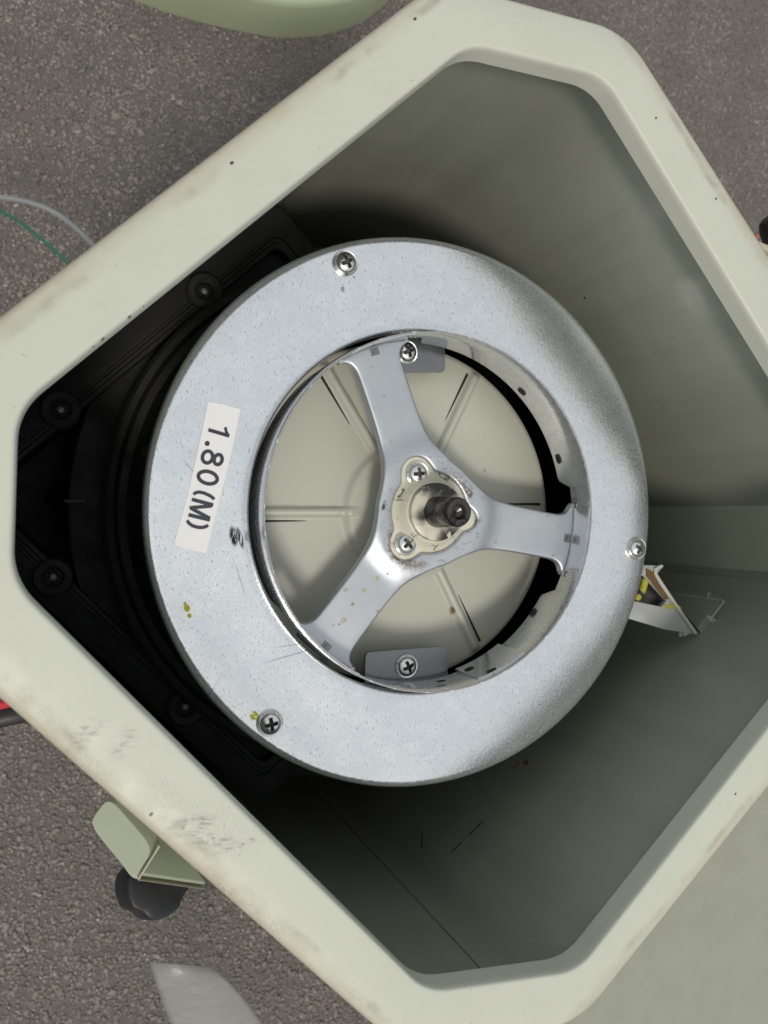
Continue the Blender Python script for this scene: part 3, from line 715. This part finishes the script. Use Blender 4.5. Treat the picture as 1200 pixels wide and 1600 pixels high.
# the sticker, lettered 1.80(M)
def c2(x, y): return (230+x/5.3333, 600+y/5.3333)
ZL = .0035
ol = [at(*c2(*p), 0)[:2] for p in ((505, 150), (560, 158), (640, 172), (776, 212), (690, 620), (600, 960), (505, 1340), (493, 1412), (360, 1380), (222, 1340), (250, 1230), (330, 950), (420, 560))]
me = plate_mesh('label', [ol], 0, ZL, 0, 0); lab = link('label', me, M['label'], wheel, (0, 0, 0), False); lab['label'] = 'white rectangular sticker lettered 1.80(M)'
SZ = [0.0]
def stroke(pts, w, closed=False, butt=True):
    SZ[0] += .00012; ZL = .0035+SZ[0]
    P = [np.array(at(*c2(*p), 0)[:2]) for p in pts]; n = len(P); V = []; F = []
    for i in range(n):
        a = P[i-1] if (i or closed) else P[i]; b = P[(i+1) % n] if (i < n-1 or closed) else P[i]
        d = (b-a)/np.linalg.norm(b-a); nn = np.array((-d[1], d[0]))
        for s in (-1, 1): V.append((*(P[i]+nn*s*w/2), ZL+.0016))
        for s in (-1, 1): V.append((*(P[i]+nn*s*w/2), ZL-.0005))
    m = n if closed else n-1
    for i in range(m):
        a, b = 4*i, 4*((i+1) % n); F += [(a, b, b+1, a+1), (a+1, b+1, b+3, a+3), (a, a+2, b+2, b)]
    return V, F
def ell(cx, cy, rx, ry, ang, n=40, t0=0, t1=360):
    out = []
    for k in range(n+(0 if t1-t0 == 360 else 1)):
        t = math.radians(t0+(t1-t0)*k/n); x, y = rx*math.cos(t), ry*math.sin(t); c, s = math.cos(math.radians(ang)), math.sin(math.radians(ang))
        out.append((cx+x*c-y*s, cy+x*s+y*c))
    return out
W = 26.5/5.3333/429
glyphs = [merge(stroke([(508, 383), (668, 430), (682, 434)], W), stroke([(672, 428), (655, 395), (650, 362)], W*.8)),
          (lambda c: ([(*at(*c2(*p), 0)[:2], ZL+.0016) for p in c], [tuple(range(len(c)))[::-1]]))(ell(498, 497, 21, 21, 0, 20)),
          merge(stroke(ell(501, 610, 42, 50, 15), W, True), stroke(ell(589, 631, 33, 42, 15), W, True)),
          stroke(ell(503, 781, 80, 50, 15), W, True),
          stroke([(385, 922), (400, 908), (430, 901), (470, 909), (510, 926), (540, 945), (556, 962)], W*.9),
          merge(stroke([(370, 962), (548, 1010)], W), stroke([(536, 1002), (530, 1018), (360, 1032)], W*.95), stroke([(362, 1020), (362, 1036), (520, 1120)], W*.95), stroke([(342, 1090), (520, 1134)], W)),
          stroke([(332, 1137), (345, 1160), (375, 1182), (420, 1195), (460, 1196), (490, 1188), (505, 1176)], W*.9)]
for g in glyphs: add('printed_character', *g, M['ink'], lab, smooth=False)
lab2 = None

# ------------------------------------------------------------------ small angle bracket on the far wall
def wallpt(u, v, off=0): return at_plane(u, v, nLR, dLR-off)
tip = wallpt(1088, 990, .012); bz = tip[2]

brk = thing('angle_bracket', 'small pale aluminium triangular bracket with yellow bubble vial on the inner wall', 'bracket', tip)
def bz_pt(u, v, dz=0): return at(u, v, bz+dz)
me_ol = [(1036, 884), (1026, 896), (1089, 991), (1040, 984), (960, 960), (940, 880)]
hole_ol = [(1006, 900), (1041, 938), (1033, 948), (985, 938), (975, 895)]
def ln(pts): return [at(u, v, bz)[:2] for u, v in pts]
me = plate_mesh('bracket_plate', [ln(me_ol), ln(hole_ol)], bz-.012, bz+.004, .002, 1); link('bracket_plate', me, M['alu'], brk, (0, 0, 0), True, 30)
V, F = tube([bz_pt(1034, 884, .012), bz_pt(1024, 896, .012), bz_pt(1056, 945, .012), bz_pt(1087, 989, .012)], .007, 6, 3); add('bracket_flange', V, F, M['rim'], brk)
me = plate_mesh('brown_strip', [ln([(1008, 888), (1018, 893), (1047, 933), (1038, 937), (1008, 900)])], bz+.005, bz+.009, 0, 0); link('brown_strip', me, M['brown'], brk, (0, 0, 0), False)
me = plate_mesh('yellow_mark', [ln([(1037, 944), (1060, 946), (1064, 952), (1038, 950)])], bz+.005, bz+.008, 0, 0); link('yellow_mark', me, M['yellow'], brk, (0, 0, 0), False)
me = plate_mesh('back_plate', [ln([(990, 890), (1045, 940), (1035, 955), (980, 945)])], bz-.06, bz-.05, 0, 0); link('back_plate', me, M['tab'], brk, (0, 0, 0), False)
V, F = tube([at(992, 938, bz-.025), at(1003, 922, bz-.025), at(1008, 905, bz-.025)], .016, 14, 4); vl = add('bubble_vial', V, F, M['yellow'], brk)
V, F = tube([at(998, 930, bz-.022), at(1001, 926, bz-.022)], .0175, 14, 1); add('vial_band', V, F, M['ink'], vl)
blob('sealant', (1070, 988), nLR, dLR, .03, .022, M['putty'], .02, parent=brk, seed=11)
blob('sealant', (1106, 968), nLR, dLR, .016, .045, M['putty'], .03, parent=brk, seed=12, rot=.5)
blob('sealant', (1108, 930), nLR, dLR-.028, .016, .010, M['wall'], .014, parent=brk, seed=13)
qq = [wallpt(1040, 926, .006), wallpt(1134, 938, .006), wallpt(1094, 988, .006)]
slab('wall_tab', qq, .05, M['wall'], brk, .006)
V, F = tube([wallpt(1132, 939, .03), wallpt(1120, 955, .031), wallpt(1110, 968, .03)], .004, 6, 4); add('bright_edge', V, F, M['alu'], brk)
V, F = tube([wallpt(1060, 929, .030), wallpt(1130, 938, .030)], .002, 6, 4); add('tab_edge', V, F, M['putty'], brk)

# ------------------------------------------------------------------ grey green cabinet next to the box (lower right)
cab = thing('adjoining_cabinet', 'smooth grey green cabinet panel against the lower right side of the box', 'cabinet', tuple(np.append(nLR[:2]*2.6, GZ)))
def cabpt(a, b, z): 
    d = nLR[:2]; s = np.array((-d[1], d[0])); return (d[0]*a+s[0]*b, d[1]*a+s[1]*b, z)
prof = [(1.33, GZ+.02), (1.33, .22), (1.345, .255), (1.38, .27), (1.55, .262), (4.2, .20), (4.25, .17), (4.25, GZ+.02)]
rings = [[cabpt(a, b, z) for a, z in prof] for b in np.linspace(-1.0, 1.2, 10)]
V, F = loft(rings, False); n_ = len(prof); F += [tuple(range(n_)), tuple(len(V)-1-k for k in range(n_))]
add('cabinet_shell', V, F, M['cab'] if 'cab' in M else wall_paint('cabinet_paint', (.24, .245, .195)), cab, sharp=40)

# ------------------------------------------------------------------ pale green cover at the top of the picture
cv = thing('rounded_cover', 'pale green rounded cover lying above the box at the upper left', 'cover', at(430, -60, GZ))
zc = GZ+.38
edge = [(150, -30), (215, 5), (300, 32), (400, 55), (450, 61), (510, 55), (560, 38), (600, 12), (625, -25), (640, -120), (560, -260), (300, -280), (120, -160)]
ol = smooth_loop([at(u, v, GZ)[:2] for u, v in edge], 2); cc = np.mean(ol, 0)
rings = [[(*(cc+(p-cc)*s_), z) for p in ol] for s_, z in ((1.0, GZ), (1.0, GZ+.05), (.98, GZ+.2), (.95, zc-.05), (.92, zc-.01), (.88, zc), (.6, zc+.035), (.3, zc+.05), (.02, zc+.055))]
V, F = loft(rings, True, False, True); add('cover_shell', V, F, M['cover'], cv, sharp=60)

# ------------------------------------------------------------------ wires, cable, film
V, F = tube([at(-60, 300, -2.2), at(0, 308, -2.1), at(45, 316, -2.0), at(95, 338, -1.9), at(150, 388, -1.8), at(200, 450, -1.9)], .014, 8); o = add('thin_wire', V, F, M['greywire']); tag(o, 'thin grey wire curving out from the upper left edge of the box', 'wire')
V, F = tube([at(-60, 312, -2.4), at(0, 330, -2.3), at(45, 358, -2.2), at(110, 413, -2.1), at(170, 470, -2.2)], .009, 8); o = add('thin_wire', V, F, M['greenwire']); tag(o, 'thin dark green wire below the grey wire at the upper left', 'wire')
V, F = tube([at(-80, 1112, -1.5), at(-20, 1106, -1.5), at(18, 1097, -1.45), at(70, 1085, -1.4)], .022, 10); o = add('cable', V, F, M['red']); tag(o, 'red cable at the left edge below the box corner', 'cable')
V, F = tube([at(-80, 1135, -1.7), at(-20, 1125, -1.7), at(30, 1115, -1.68), at(90, 1100, -1.6)], .05, 12); o = add('cable', V, F, M['blackcable']); tag(o, 'thick black cable running under the red cable at the left edge', 'cable')
t = NT('plastic_film'); t.b.inputs['Alpha'].default_value = .78
n_ = t.noise(9, 4, .6, t.mapping((1, 3, 1), (0, 0, .9)), .6); film_m = t.out(t.mix(n_, (.20, .195, .175), (.29, .285, .26)), .35, 0, t.bump(n_, .3, .02))
L = [(233, 1503), (243, 1535), (255, 1570), (268, 1604), (285, 1660)]; Rr = [(337, 1511), (362, 1537), (390, 1568), (416, 1606), (450, 1665)]
V = []; F = []; K = 14; zf = -1.9
for i, (a, b) in enumerate(zip(L, Rr)):
    for j in range(K):
        s_ = j/(K-1); u = a[0]+(b[0]-a[0])*s_; v = a[1]+(b[1]-a[1])*s_ 
        z = zf+.05*math.sin(s_*PI)+.03*math.sin(3*s_+i*1.3)-.06*i; V.append(at(u, v, z))
for i in range(len(L)-1):
    for j in range(K-1): a = i*K+j; F.append((a, a+1, a+K+1, a+K))
o = add('plastic_film', V, F, film_m, sharp=0); tag(o, 'crumpled translucent grey plastic film strip at the bottom left', 'plastic film')
sol = o.modifiers.new('thickness', 'SOLIDIFY'); sol.thickness = .004*S; sol.offset = 0

# ------------------------------------------------------------------ to metres
for me in bpy.data.meshes: me.transform(Matrix.Scale(S, 4))
for o in C.objects:
    if o.type in ('MESH', 'EMPTY'): o.location = o.location*S
